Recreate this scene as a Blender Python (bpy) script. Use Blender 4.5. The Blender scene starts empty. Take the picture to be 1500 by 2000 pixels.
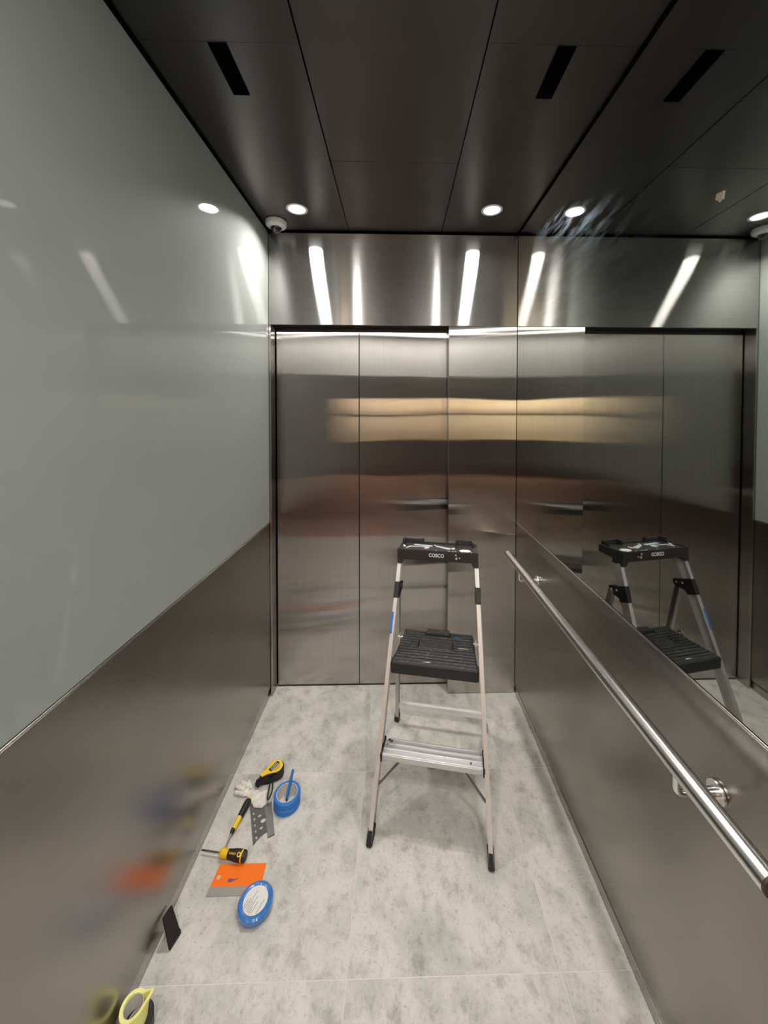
import bpy, bmesh, math, random
from mathutils import Vector, Matrix, noise
random.seed(7)
sc = bpy.context.scene
C = sc.collection

# ------------------------------------------------------------------ camera, world, exposure
F_PX, CX, CY = 725.42, 792.87, 825.47          # focal length and principal point for a 1500x2000 frame
YAW, PITCH, ROLL = 0.0238, 0.0214, 0.0020
EYE = Vector((0, 0, 1.6))
_R = Vector((math.cos(YAW), -math.sin(YAW), 0))
_U = Vector((math.sin(PITCH)*math.sin(YAW), math.sin(PITCH)*math.cos(YAW), math.cos(PITCH)))
_F = Vector((math.cos(PITCH)*math.sin(YAW), math.cos(PITCH)*math.cos(YAW), -math.sin(PITCH)))
R2 = math.cos(ROLL)*_R + math.sin(ROLL)*_U
U2 = math.cos(ROLL)*_U - math.sin(ROLL)*_R
cam = bpy.data.objects.new('camera', bpy.data.cameras.new('camera'))
C.objects.link(cam)
cam.matrix_world = Matrix(((R2.x, U2.x, -_F.x, EYE.x), (R2.y, U2.y, -_F.y, EYE.y), (R2.z, U2.z, -_F.z, EYE.z), (0, 0, 0, 1)))
cam.data.sensor_fit = 'HORIZONTAL'
cam.data.sensor_width = 36.0
cam.data.lens = F_PX/1500*36
cam.data.shift_x = (750-CX)/1500
cam.data.shift_y = (CY-1000)/1500
cam.data.clip_start = 0.02
sc.camera = cam
w = bpy.data.worlds.new('world'); sc.world = w; w.use_nodes = True
w.node_tree.nodes['Background'].inputs[0].default_value = (0, 0, 0, 1)
sc.view_settings.view_transform = 'Standard'
sc.view_settings.look = 'None'
sc.view_settings.gamma = 1
sc.view_settings.use_curve_mapping = False
sc.view_settings.exposure = 0.2
LAMP, LAMP_REAR = 6.0, 15.5          # watts of the front and rear pairs of ceiling downlights
NICHE, LOBBY = 40.0, 30.0          # watts of the lamps in the lobby niche and the lobby ceiling
sc.cycles.use_denoising = True
sc.cycles.sample_clamp_indirect = 8
sc.cycles.blur_glossy = 0.6
sc.cycles.max_bounces = 14
sc.cycles.diffuse_bounces = 6
sc.cycles.glossy_bounces = 10

# ------------------------------------------------------------------ dimensions (metres)
XL, XR, YF, YR = -0.7145, 0.6783, 2.0912, -0.52
HC, HW, HD = 2.619, 2.605, 2.0996         # ceiling, top of wall panels, door head
HT = 0.992                                # top of the lower wall panels
YD = 2.168                                # face of the doors

# ------------------------------------------------------------------ material helpers
MATS = {}
def new_mat(name):
    m = bpy.data.materials.new(name); m.use_nodes = True
    nt = m.node_tree; nt.nodes.clear()
    out = nt.nodes.new('ShaderNodeOutputMaterial')
    MATS[name] = m
    return m, nt, out
def nd(nt, t, **kw):
    n = nt.nodes.new(t)
    for k, v in kw.items():
        if k in n.inputs.keys() if isinstance(k, str) else False: n.inputs[k].default_value = v
        else: setattr(n, k, v)
    return n
def lk(nt, a, b): nt.links.new(a, b)
def coords(nt, scale=(1, 1, 1), rot=(0, 0, 0)):
    tc = nt.nodes.new('ShaderNodeTexCoord'); mp = nt.nodes.new('ShaderNodeMapping')
    mp.inputs['Scale'].default_value = scale; mp.inputs['Rotation'].default_value = rot
    lk(nt, tc.outputs['Object'], mp.inputs['Vector'])
    return mp.outputs['Vector']
def noise_tex(nt, vec, scale, detail=3, rough=0.5):
    n = nt.nodes.new('ShaderNodeTexNoise')
    n.inputs['Scale'].default_value = scale; n.inputs['Detail'].default_value = detail; n.inputs['Roughness'].default_value = rough
    lk(nt, vec, n.inputs['Vector'])
    return n.outputs['Fac']
def ramp(nt, fac, stops):
    r = nt.nodes.new('ShaderNodeValToRGB')
    while len(r.color_ramp.elements) < len(stops): r.color_ramp.elements.new(0.5)
    for e, (p, c) in zip(r.color_ramp.elements, stops):
        e.position = p; e.color = (*c, 1) if len(c) == 3 else c
    lk(nt, fac, r.inputs['Fac'])
    return r.outputs['Color']
def bump(nt, h, strength, dist):
    b = nt.nodes.new('ShaderNodeBump'); b.inputs['Strength'].default_value = strength; b.inputs['Distance'].default_value = dist
    lk(nt, h, b.inputs['Height'])
    return b.outputs['Normal']
def mixc(nt, fac, a, b):
    m = nt.nodes.new('ShaderNodeMix'); m.data_type = 'RGBA'
    if hasattr(fac, 'node'): lk(nt, fac, m.inputs[0])
    else: m.inputs[0].default_value = fac
    for v, i in ((a, 6), (b, 7)):
        if hasattr(v, 'node'): lk(nt, v, m.inputs[i])
        else: m.inputs[i].default_value = (*v, 1)
    return m.outputs[2]
def plain(name, col, rough=0.5, metal=0.0, speck=None, emit=None, coat=0.0, spec=0.5, nscale=60, relief=0.0):
    m, nt, out = new_mat(name)
    p = nt.nodes.new('ShaderNodeBsdfPrincipled')
    p.inputs['Base Color'].default_value = (*col, 1)
    p.inputs['Roughness'].default_value = rough
    p.inputs['Metallic'].default_value = metal
    p.inputs['Coat Weight'].default_value = coat
    p.inputs['Specular IOR Level'].default_value = spec
    v = coords(nt)
    if speck:
        f = noise_tex(nt, v, nscale, 5, 0.65)
        lk(nt, ramp(nt, f, [(speck[1], col), (speck[2], speck[0])]), p.inputs['Base Color'])
    if relief:
        lk(nt, bump(nt, noise_tex(nt, v, nscale*2, 3), 0.5, relief), p.inputs['Normal'])
    if emit:
        p.inputs['Emission Color'].default_value = (*emit[0], 1); p.inputs['Emission Strength'].default_value = emit[1]
    lk(nt, p.outputs[0], out.inputs[0])
    return m
def brushed(name, col, rough, aniso, tangent, grain, oil=0.0, oil_scale=(1, 1, 1), haze=0.06):
    # brushed steel: glossy lobe narrow along the tangent, wide across it
    m, nt, out = new_mat(name)
    g = nt.nodes.new('ShaderNodeBsdfAnisotropic')
    g.distribution = 'GGX'
    g.inputs['Roughness'].default_value = rough
    g.inputs['Anisotropy'].default_value = aniso
    t = nt.nodes.new('ShaderNodeCombineXYZ')
    for i in range(3): t.inputs[i].default_value = tangent[i]
    lk(nt, t.outputs[0], g.inputs['Tangent'])
    f = noise_tex(nt, coords(nt, grain), 1.0, 4, 0.7)
    c0 = tuple(c*0.90 for c in col); c1 = tuple(min(1, c*1.10) for c in col)
    lk(nt, ramp(nt, f, [(0.3, c0), (0.7, c1)]), g.inputs['Color'])
    if oil:
        n = noise_tex(nt, coords(nt, oil_scale), 1.0, 1, 0.3)
        lk(nt, bump(nt, n, 1.0, oil), g.inputs['Normal'])
    d = nt.nodes.new('ShaderNodeBsdfDiffuse'); d.inputs['Color'].default_value = (*col, 1)
    mx = nt.nodes.new('ShaderNodeMixShader'); mx.inputs[0].default_value = haze
    lk(nt, g.outputs[0], mx.inputs[1]); lk(nt, d.outputs[0], mx.inputs[2])
    lk(nt, mx.outputs[0], out.inputs[0])
    return m

# ------------------------------------------------------------------ materials
brushed('transom_steel', (0.56, 0.54, 0.53), 0.146, 0.859, (1, 0, 0), (3, 40, 500), 0.003, (3.0, 1, 0.6), 0.02)
brushed('rear_steel', (0.60, 0.59, 0.575), 0.20, 0.90, (1, 0, 0), (3, 40, 500), 0.003, (3.0, 1, 0.6), 0.45)
brushed('door_steel', (0.47, 0.445, 0.425), 0.118, 0.905, (0, 0, 1), (500, 40, 3), 0.004, (1.2, 1, 2.2), 0.02)
brushed('return_steel', (0.50, 0.475, 0.45), 0.118, 0.905, (0, 0, 1), (500, 40, 3), 0.003, (1.2, 1, 2.2), 0.02)
plain('rail_steel', (0.84, 0.83, 0.81), 0.25, 1.0)
plain('edge_steel', (0.72, 0.70, 0.66), 0.22, 1.0)
plain('base_steel', (0.42, 0.40, 0.37), 0.22, 1.0)
plain('end_dark', (0.10, 0.075, 0.06), 0.4, 0.6)
plain('dark_gap', (0.008, 0.008, 0.009), 0.8, spec=0.1)
plain('dark_header', (0.035, 0.028, 0.026), 0.45)

def textured_steel(name, col, rough, stretch=None):
    m, nt, out = new_mat(name)
    p = nt.nodes.new('ShaderNodeBsdfPrincipled')
    p.inputs['Metallic'].default_value = 1.0
    p.inputs['Roughness'].default_value = rough
    if stretch:
        t = nt.nodes.new('ShaderNodeCombineXYZ')
        for i in range(3): t.inputs[i].default_value = stretch[i]
        lk(nt, t.outputs[0], p.inputs['Tangent']); p.inputs['Anisotropic'].default_value = 0.9
    f = noise_tex(nt, coords(nt, (1, 1, 1)), 3.0, 3)
    lk(nt, ramp(nt, f, [(0.3, tuple(c*0.93 for c in col)), (0.7, tuple(c*1.07 for c in col))]), p.inputs['Base Color'])
    vo = nt.nodes.new('ShaderNodeTexVoronoi'); vo.inputs['Scale'].default_value = 420.0
    lk(nt, coords(nt), vo.inputs['Vector'])
    lk(nt, bump(nt, vo.outputs['Distance'], 0.12, 0.0006), p.inputs['Normal'])
    lk(nt, p.outputs[0], out.inputs[0])
textured_steel('linen_steel', (0.325, 0.305, 0.275), 0.24)
textured_steel('ceiling_steel', (0.135, 0.127, 0.121), 0.31, (0, 1, 0))

def glass_mat():
    m, nt, out = new_mat('painted_glass')
    p = nt.nodes.new('ShaderNodeBsdfPrincipled')
    f = noise_tex(nt, coords(nt), 2.0, 3)
    lk(nt, ramp(nt, f, [(0.3, (0.335, 0.362, 0.34)), (0.7, (0.355, 0.382, 0.36))]), p.inputs['Base Color'])
    p.inputs['Roughness'].default_value = 0.55
    p.inputs['Coat Weight'].default_value = 0.9
    p.inputs['Specular IOR Level'].default_value = 0.12
    p.inputs['Coat Roughness'].default_value = 0.03
    n = noise_tex(nt, coords(nt, (1, 1.3, 1.3)), 1.0, 1, 0.3)
    lk(nt, bump(nt, n, 1.0, 0.0008), p.inputs['Coat Normal'])
    lk(nt, p.outputs[0], out.inputs[0])
glass_mat()

def mirror_mat():
    m, nt, out = new_mat('tinted_mirror')
    g = nt.nodes.new('ShaderNodeBsdfAnisotropic'); g.inputs['Roughness'].default_value = 0.02
    g.inputs['Color'].default_value = (0.53, 0.555, 0.525, 1)
    h = nt.nodes.new('ShaderNodeBsdfAnisotropic'); h.inputs['Roughness'].default_value = 0.42
    h.inputs['Color'].default_value = (0.66, 0.80, 0.92, 1)
    # greasy wipe marks near the far upper corner
    v = coords(nt, (1, 3.2, 15), (math.radians(-48), 0, 0))
    f = noise_tex(nt, v, 1.5, 4, 0.6)
    tc = nt.nodes.new('ShaderNodeTexCoord')
    d = nt.nodes.new('ShaderNodeVectorMath'); d.operation = 'DISTANCE'
    sp = nt.nodes.new('ShaderNodeVectorMath'); sp.operation = 'MULTIPLY'; sp.inputs[1].default_value = (0, 1.0, 1.2)
    lk(nt, tc.outputs['Object'], sp.inputs[0]); lk(nt, sp.outputs[0], d.inputs[0]); d.inputs[1].default_value = (0, 1.45, 2.36*1.2)
    fall = nt.nodes.new('ShaderNodeMapRange')
    fall.inputs[1].default_value = 0.05; fall.inputs[2].default_value = 0.62; fall.inputs[3].default_value = 1; fall.inputs[4].default_value = 0
    lk(nt, d.outputs['Value'], fall.inputs[0])
    band = nt.nodes.new('ShaderNodeMapRange'); band.inputs[1].default_value = 0.45; band.inputs[2].default_value = 0.80
    band.inputs[3].default_value = 0; band.inputs[4].default_value = 0.16
    lk(nt, f, band.inputs[0])
    mul = nt.nodes.new('ShaderNodeMath'); mul.operation = 'MULTIPLY'
    lk(nt, fall.outputs[0], mul.inputs[0]); lk(nt, band.outputs[0], mul.inputs[1])
    mx = nt.nodes.new('ShaderNodeMixShader')
    lk(nt, mul.outputs[0], mx.inputs[0]); lk(nt, g.outputs[0], mx.inputs[1]); lk(nt, h.outputs[0], mx.inputs[2])
    lk(nt, mx.outputs[0], out.inputs[0])
mirror_mat()

def tile_mat():
    m, nt, out = new_mat('stone_tile')
    p = nt.nodes.new('ShaderNodeBsdfPrincipled')
    oi = nt.nodes.new('ShaderNodeObjectInfo')
    tc = nt.nodes.new('ShaderNodeTexCoord')
    off = nt.nodes.new('ShaderNodeVectorMath'); off.operation = 'MULTIPLY_ADD'
    cb = nt.nodes.new('ShaderNodeCombineXYZ')
    for i in range(2): lk(nt, oi.outputs['Random'], cb.inputs[i])
    lk(nt, cb.outputs[0], off.inputs[0]); off.inputs[1].default_value = (37, 53, 0); lk(nt, tc.outputs['Object'], off.inputs[2])
    v = off.outputs[0]
    big = noise_tex(nt, v, 4.5, 6, 0.62)
    st = nt.nodes.new('ShaderNodeMapping'); st.inputs['Scale'].default_value = (1.15, 0.9, 1); st.inputs['Rotation'].default_value = (0, 0, 0.5)
    lk(nt, v, st.inputs['Vector'])
    mid = noise_tex(nt, st.outputs[0], 15, 6, 0.72)
    fine = noise_tex(nt, v, 95, 4, 0.7)
    c1 = ramp(nt, big, [(0.28, (0.45, 0.43, 0.40)), (0.52, (0.65, 0.62, 0.575)), (0.75, (0.75, 0.71, 0.65))])
    c2 = ramp(nt, mid, [(0.32, (0.55, 0.535, 0.51)), (0.46, (0.90, 0.895, 0.88)), (0.56, (1, 1, 1)), (0.75, (1.0, 0.985, 0.96))])
    mm = nt.nodes.new('ShaderNodeMix'); mm.data_type = 'RGBA'; mm.blend_type = 'MULTIPLY'; mm.inputs[0].default_value = 0.85
    lk(nt, c1, mm.inputs[6]); lk(nt, c2, mm.inputs[7])
    c3 = ramp(nt, fine, [(0.30, (0.45, 0.43, 0.40)), (0.44, (1, 1, 1))])
    m2 = nt.nodes.new('ShaderNodeMix'); m2.data_type = 'RGBA'; m2.blend_type = 'MULTIPLY'; m2.inputs[0].default_value = 0.6
    lk(nt, mm.outputs[2], m2.inputs[6]); lk(nt, c3, m2.inputs[7])
    lk(nt, m2.outputs[2], p.inputs['Base Color'])
    p.inputs['Roughness'].default_value = 0.5
    lk(nt, bump(nt, mid, 0.25, 0.002), p.inputs['Normal'])
    lk(nt, p.outputs[0], out.inputs[0])
tile_mat()
plain('grout', (0.72, 0.69, 0.63), 0.8)
plain('lamp_trim', (0.75, 0.74, 0.72), 0.35)
plain('lamp_lens', (1, 1, 1), 0.4, emit=((1.0, 0.965, 0.92), 2.0))
plain('black_plastic', (0.036, 0.033, 0.033), 0.36, speck=((0.10, 0.095, 0.09), 0.60, 0.85), nscale=60)
plain('worn_black', (0.034, 0.034, 0.035), 0.40, speck=((0.26, 0.25, 0.24), 0.54, 0.86), nscale=70)
plain('rubber', (0.014, 0.014, 0.014), 0.6)
plain('vent_black', (0.004, 0.004, 0.005), 0.9, spec=0.0)  # black vent parts; the near-black colour also paints in the darkness of a recess
plain('aluminium', (0.80, 0.775, 0.77), 0.40, 0.75)
plain('aluminium_bright', (0.66, 0.65, 0.66), 0.42, 0.5, speck=((0.40, 0.39, 0.38), 0.66, 0.80), nscale=60)
plain('aluminium_rib', (0.95, 0.94, 0.93), 0.34, 0.4)
plain('aluminium_dull', (0.50, 0.48, 0.46), 0.40, 0.9)
plain('zinc', (0.75, 0.70, 0.62), 0.3, 1.0)
plain('white_print', (0.85, 0.85, 0.84), 0.5)
plain('paint_pale', (0.55, 0.60, 0.62), 0.5)
plain('paint_white', (0.86, 0.84, 0.80), 0.5)
plain('paint_tan', (0.62, 0.55, 0.44), 0.6)
plain('tape_blue', (0.022, 0.19, 0.62), 0.48, relief=0.0004, nscale=200)
plain('wrap_blue', (0.055, 0.21, 0.58), 0.16, coat=1.0, relief=0.006, nscale=20)
plain('card_core', (0.66, 0.62, 0.58), 0.7)
plain('pen_blue', (0.012, 0.19, 0.56), 0.35)
plain('label_white', (0.80, 0.77, 0.74), 0.4)
plain('print_grey', (0.16, 0.15, 0.15), 0.6)
plain('safety_yellow', (0.86, 0.52, 0.015), 0.38)
plain('tool_yellow', (0.92, 0.61, 0.03), 0.38)
plain('grip_black', (0.016, 0.015, 0.014), 0.5, relief=0.0006, nscale=150)
plain('shank', (0.36, 0.33, 0.33), 0.3, 1.0)
plain('orange_plastic', (1.0, 0.185, 0.006), 0.40)
plain('ink_violet', (0.16, 0.07, 0.22), 0.5)
plain('blade_steel', (0.52, 0.49, 0.45), 0.4, 0.7)
plain('grey_plate', (0.115, 0.11, 0.11), 0.45)
plain('ruler_steel', (0.52, 0.52, 0.51), 0.35, 0.9)
plain('cotton', (0.78, 0.73, 0.67), 0.9, speck=((0.60, 0.54, 0.48), 0.50, 0.72), nscale=45, relief=0.0012)
plain('felt_black', (0.014, 0.011, 0.011), 0.75, relief=0.0004, nscale=300)
plain('tape_yellow', (0.93, 0.89, 0.30), 0.6)
plain('tape_black', (0.018, 0.017, 0.017), 0.5)
plain('camera_white', (0.72, 0.72, 0.71), 0.35)
plain('camera_dome', (0.018, 0.020, 0.022), 0.05, coat=1.0)
plain('beige_tape', (0.30, 0.26, 0.20), 0.7)
plain('lobby_wood', (0.165, 0.085, 0.058), 0.5, speck=((0.10, 0.05, 0.034), 0.45, 0.7), nscale=6)
plain('lobby_cream', (0.80, 0.70, 0.56), 0.7)
plain('lobby_floor', (0.44, 0.255, 0.20), 0.5, speck=((0.36, 0.20, 0.15), 0.45, 0.7), nscale=5)
plain('lobby_plaster', (0.30, 0.26, 0.23), 0.8)

# ------------------------------------------------------------------ mesh helpers
def box(bm, a, b, M=None):
    x0, y0, z0 = a; x1, y1, z1 = b
    vs = [bm.verts.new(p) for p in ((x0,y0,z0),(x1,y0,z0),(x1,y1,z0),(x0,y1,z0),(x0,y0,z1),(x1,y0,z1),(x1,y1,z1),(x0,y1,z1))]
    fs = [bm.faces.new([vs[i] for i in q]) for q in ((3,2,1,0),(4,5,6,7),(0,1,5,4),(1,2,6,5),(2,3,7,6),(3,0,4,7))]
    if M is not None:
        for v in vs: v.co = M @ v.co
    return vs
def bbox(a, b, bev=0.0, seg=2):
    bm = bmesh.new(); box(bm, a, b)
    if bev: bmesh.ops.bevel(bm, geom=bm.edges[:], offset=bev, segments=seg, affect='EDGES', profile=0.5)
    return bm
def frame_of(d):
    d = Vector(d).normalized()
    up = Vector((0, 0, 1)) if abs(d.z) < 0.95 else Vector((0, 1, 0))
    s = d.cross(up).normalized(); return d, s, s.cross(d).normalized()
def sweep(bm, sections, cap=True):
    rings = [[bm.verts.new(p) for p in s] for s in sections]
    n = len(rings[0])
    for r0, r1 in zip(rings, rings[1:]):
        for i in range(n): bm.faces.new((r0[i], r0[(i+1) % n], r1[(i+1) % n], r1[i]))
    if cap:
        bm.faces.new(rings[0][::-1]); bm.faces.new(rings[-1])
    return rings
def tube(bm, pts, rad, n=16, cap=True):
    pts = [Vector(p) for p in pts]; secs = []
    rads = rad if isinstance(rad, (list, tuple)) else [rad]*len(pts)
    d0 = (pts[1]-pts[0]).normalized(); _, s, u = frame_of(d0)
    for i, p in enumerate(pts):
        a = pts[max(i-1, 0)]; b = pts[min(i+1, len(pts)-1)]
        d = (b-a).normalized()
        s = (s - d*s.dot(d)).normalized(); u = s.cross(d).normalized()
        secs.append([p + rads[i]*(math.cos(2*math.pi*k/n)*s + math.sin(2*math.pi*k/n)*u) for k in range(n)])
    sweep(bm, secs, cap)
def lathe(bm, prof, n=32, M=None):
    # prof: (radius, height) pairs, closed loop when the first equals the last
    closed = prof[0] == prof[-1]
    pr = prof[:-1] if closed else prof
    rings = []
    for r, h in pr:
        if r < 1e-6: rings.append([bm.verts.new((0, 0, h))])
        else: rings.append([bm.verts.new((r*math.cos(2*math.pi*k/n), r*math.sin(2*math.pi*k/n), h)) for k in range(n)])
    pairs = list(zip(rings, rings[1:])) + ([(rings[-1], rings[0])] if closed else [])
    for a, b in pairs:
        for i in range(n):
            j = (i+1) % n
            if len(a) == 1 and len(b) == 1: continue
            if len(a) == 1: bm.faces.new((a[0], b[j], b[i]))
            elif len(b) == 1: bm.faces.new((a[i], a[j], b[0]))
            else: bm.faces.new((a[i], a[j], b[j], b[i]))
    if M is not None:
        for r in rings:
            for v in r: v.co = M @ v.co
def prism(bm, poly, z0, z1, M=None):
    lo = [bm.verts.new((x, y, z0)) for x, y in poly]; hi = [bm.verts.new((x, y, z1)) for x, y in poly]
    n = len(poly)
    bm.faces.new(lo[::-1]); bm.faces.new(hi)
    for i in range(n): bm.faces.new((lo[i], lo[(i+1) % n], hi[(i+1) % n], hi[i]))
    if M is not None:
        for v in lo+hi: v.co = M @ v.co
def to_mesh(name, bm, mat, smooth=35):
    bmesh.ops.recalc_face_normals(bm, faces=bm.faces[:])
    me = bpy.data.meshes.new(name); bm.to_mesh(me); bm.free()
    me.materials.append(MATS[mat])
    if smooth:
        me.shade_smooth(); me.set_sharp_from_angle(angle=math.radians(smooth))
    return me
WORLD = {}
def obj(name, bm, mat, parent=None, world=False, smooth=35, label=None):
    """link one mesh object; with world=True the mesh was drawn in world coordinates"""
    if world and parent is not None and parent.name in WORLD:
        bm.transform(WORLD[parent.name].inverted())
    o = bpy.data.objects.new(name, to_mesh(name, bm, mat, smooth)); C.objects.link(o)
    if parent is not None: o.parent = parent
    if label: o['label'] = label
    return o
def thing(name, label, cat, loc=(0, 0, 0), rotz=0.0, group=None):
    o = bpy.data.objects.new(name, None); C.objects.link(o)
    o.empty_display_size = 0.05
    M = Matrix.Translation(loc) @ Matrix.Rotation(rotz, 4, 'Z')
    o.matrix_world = M; WORLD[o.name] = M
    o['label'] = label; o['category'] = cat
    if group: o['group'] = group
    return o
def struct(name, bm=None, mat=None, parent=None, smooth=0):
    if bm is None:
        o = bpy.data.objects.new(name, None); C.objects.link(o)
    else:
        o = obj(name, bm, mat, parent, smooth=smooth)
    if parent is None: o['kind'] = 'structure'
    return o
def text(name, body, size, M, mat, parent, depth=0.0003, width=None, bold=0.0):
    cu = bpy.data.curves.new(name, 'FONT'); cu.body = body; cu.size = size; cu.extrude = depth; cu.offset = bold
    cu.align_x = 'CENTER'; cu.align_y = 'CENTER'; cu.resolution_u = 3
    t = bpy.data.objects.new(name, cu); C.objects.link(t)
    bpy.context.view_layer.update()
    me = bpy.data.meshes.new_from_object(t.evaluated_get(bpy.context.evaluated_depsgraph_get()))
    bpy.data.objects.remove(t); bpy.data.curves.remove(cu)
    if width:
        xs = [v.co.x for v in me.vertices]; k = width/(max(xs)-min(xs))
        me.transform(Matrix.Diagonal((k, 1, 1, 1)))
    me.transform(M); me.name = name; me.materials.clear(); me.materials.append(MATS[mat])
    o = bpy.data.objects.new(name, me); C.objects.link(o); o.parent = parent
    return o

# ------------------------------------------------------------------ floor
floor = struct('floor', bbox((XL-0.06, YR-0.04, -0.06), (XR+0.06, 2.19, -0.0006)), 'grout')
TS, TX, TY, GR = 0.6141, -0.1416, 1.6362, 0.0022
tile_n = 0
def floor_tile(x0, x1, y0, y1):
    bm = bbox((x0, y0, -0.02), (x1, y1, 0.0), 0.0004, 1)
    obj('floor_tile', bm, 'stone_tile', floor, smooth=0)
for i in range(-1, 2):
    for j in range(-8, 2):
        x0 = max(TX+i*TS+GR/2, XL-0.05); x1 = min(TX+(i+1)*TS-GR/2, XR+0.05)
        y0 = max(TY+(j-1)*TS+GR/2, YR-0.04); y1 = min(TY+j*TS-GR/2, 2.19)
        if x1-x0 > 0.01 and y1-y0 > 0.01: floor_tile(x0, x1, y0, y1)

# ------------------------------------------------------------------ ceiling
ceiling = struct('ceiling', bbox((XL-0.05, YR-0.05, HC+0.012), (XR+0.05, 2.24, HC+0.06)), 'dark_gap')
SL, SR, SY = -0.270, 0.247, 1.523
G = 0.0022
def panel(x0, x1, y0, y1):
    obj('ceiling_panel', bbox((x0, y0, HC), (x1, y1, HC+0.0115), 0.0004, 1), 'ceiling_steel', ceiling, smooth=0)
CE = 0.018
cl, crr, cf, cb_ = XL+CE*0.0+0.004, XR-0.004, YF-0.004, YR+0.004
g = 0.0004
panel(cl, SL-G, 1.050+g, cf); panel(cl, SL-G, cb_, 1.050-g)
panel(SR+G, crr, 1.035+g, cf); panel(SR+G, crr, cb_, 1.035-g)
panel(SL+G, SR-G, SY+0.001, cf); panel(SL+G, SR-G, 0.05+G, SY-0.001); panel(SL+G, SR-G, cb_, 0.05-G)

# ------------------------------------------------------------------ left wall
wl = struct('wall_left', bbox((XL-0.06, YR-0.03, 0), (XL-0.012, 2.24, HC+0.02)), 'dark_gap')
obj('glass_panel', bbox((XL-0.012, YR, HT+0.004), (XL, YF-0.001, HW), 0.0012, 1), 'painted_glass', wl, smooth=0)
obj('lower_panel', bbox((XL-0.012, YR, 0.052), (XL, YF-0.001, HT-0.004), 0.0012, 1), 'linen_steel', wl, smooth=0)
struct('trim_1', bbox((XL-0.011, YR, HT-0.0025), (XL+0.0012, YF-0.001, HT+0.0025), 0.0008, 1), 'edge_steel')
struct('baseboard_left', bbox((XL-0.0115, YR, 0.0), (XL-0.006, YF-0.001, 0.043)), 'base_steel')

# ------------------------------------------------------------------ right wall
wr = struct('wall_right', bbox((XR+0.012, YR-0.03, 0), (XR+0.06, 2.24, HC+0.02)), 'dark_gap')
obj('mirror_panel', bbox((XR, YR, HT+0.004), (XR+0.012, YF-0.001, HW), 0.0012, 1), 'tinted_mirror', wr, smooth=0)
obj('lower_panel', bbox((XR, YR, 0.0525), (XR+0.012, YF-0.001, HT-0.004), 0.0012, 1), 'linen_steel', wr, smooth=0)
struct('trim_2', bbox((XR-0.0012, YR, HT-0.0025), (XR+0.011, YF-0.001, HT+0.0025), 0.0008, 1), 'edge_steel')
bm = bbox((XR+0.003, YR, 0.0), (XR+0.011, YF-0.001, 0.050))
struct('baseboard_right', bm, 'base_steel')
struct('trim_3', bbox((XR-0.0030, YR, 0.0485), (XR+0.011, YF-0.001, 0.0520)), 'edge_steel')

# ------------------------------------------------------------------ front wall: transom, return, jamb; the doors
wf = struct('wall_front', bbox((XL-0.05, 2.22, 0), (XR+0.05, 2.28, HC+0.02)), 'dark_gap')
obj('transom_panel', bbox((XL+0.001, YF, HD), (XR-0.001, YF+0.010, HW), 0.0012, 1), 'transom_steel', wf, smooth=0)
obj('header_soffit', bbox((XL+0.001, YF+0.010, HD+0.001), (XR-0.001, 2.205, HD+0.02)), 'dark_header', wf, smooth=0)
obj('header_track', bbox((XL+0.001, 2.185, HD-0.05), (XR-0.001, 2.205, HD+0.001)), 'dark_header', wf, smooth=0)
obj('return_panel', bbox((0.2915, YF, 0.002), (XR-0.001, YF+0.060, HD-0.001), 0.0012, 1), 'return_steel', wf, smooth=0)
obj('return_backing', bbox((0.315, YF+0.060, 0.002), (XR-0.001, 2.205, HD-0.001)), 'dark_gap', wf, smooth=0)
obj('side_jamb', bbox((XL+0.001, YF, 0.002), (-0.7025, 2.164, HD-0.001), 0.0012, 1), 'door_steel', wf, smooth=0)
d1 = struct('door_1', bbox((-0.6965, YD, 0.010), (-0.2220, YD+0.03, 2.0765), 0.0015, 2), 'door_steel')
d2 = struct('door_2', bbox((-0.2185, YD, 0.010), (0.2975, YD+0.03, 2.0765), 0.0015, 2), 'door_steel')
struct('trim_4', bbox((-0.7025, YD+0.002, 0.0), (0.31, 2.20, 0.006)), 'dark_header')

# ------------------------------------------------------------------ rear of the cab (open doorway) and the lobby beyond it: seen only in the reflections
wb = struct('wall_rear', bbox((XL+0.001, YR-0.03, HD), (XR-0.001, YR, HW)), 'rear_steel')
obj('return_panel', bbox((0.2915, YR-0.06, 0.0), (XR-0.001, YR, HD)), 'return_steel', wb, smooth=0)
obj('header_backing', bbox((XL-0.05, YR-0.10, HD), (XR+0.05, YR-0.03, HC+0.02)), 'dark_header', wb, smooth=0)
LB = -5.5
NX0, NX1, NZ0, NZ1 = -2.55, -1.25, 0.95, 2.0
wlob = struct('wall_lobby', bbox((-3.4, LB-0.06, 0.0), (2.0, LB, NZ0)), 'lobby_wood')
obj('upper_wall', bbox((-3.4, LB-0.06, NZ1), (2.0, LB, 2.7)), 'lobby_wood', wlob, smooth=0)
obj('side_panel', bbox((-3.4, LB-0.06, NZ0), (NX0, LB, NZ1)), 'lobby_wood', wlob, smooth=0)
obj('side_panel', bbox((NX1, LB-0.06, NZ0), (2.0, LB, NZ1)), 'lobby_wood', wlob, smooth=0)
obj('niche_back', bbox((NX0, LB-0.30, NZ0), (NX1, LB-0.26, NZ1)), 'lobby_cream', wlob, smooth=0)
obj('niche_sill', bbox((NX0, LB-0.26, NZ0-0.03), (NX1, LB, NZ0)), 'lobby_cream', wlob, smooth=0)
obj('niche_top', bbox((NX0, LB-0.30, NZ1), (NX1, LB-0.06, NZ1+0.03)), 'lobby_cream', wlob, smooth=0)
obj('niche_shelf', bbox((NX0, LB-0.26, 1.56), (NX1, LB-0.02, 1.60)), 'lobby_wood', wlob, smooth=0)
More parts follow.
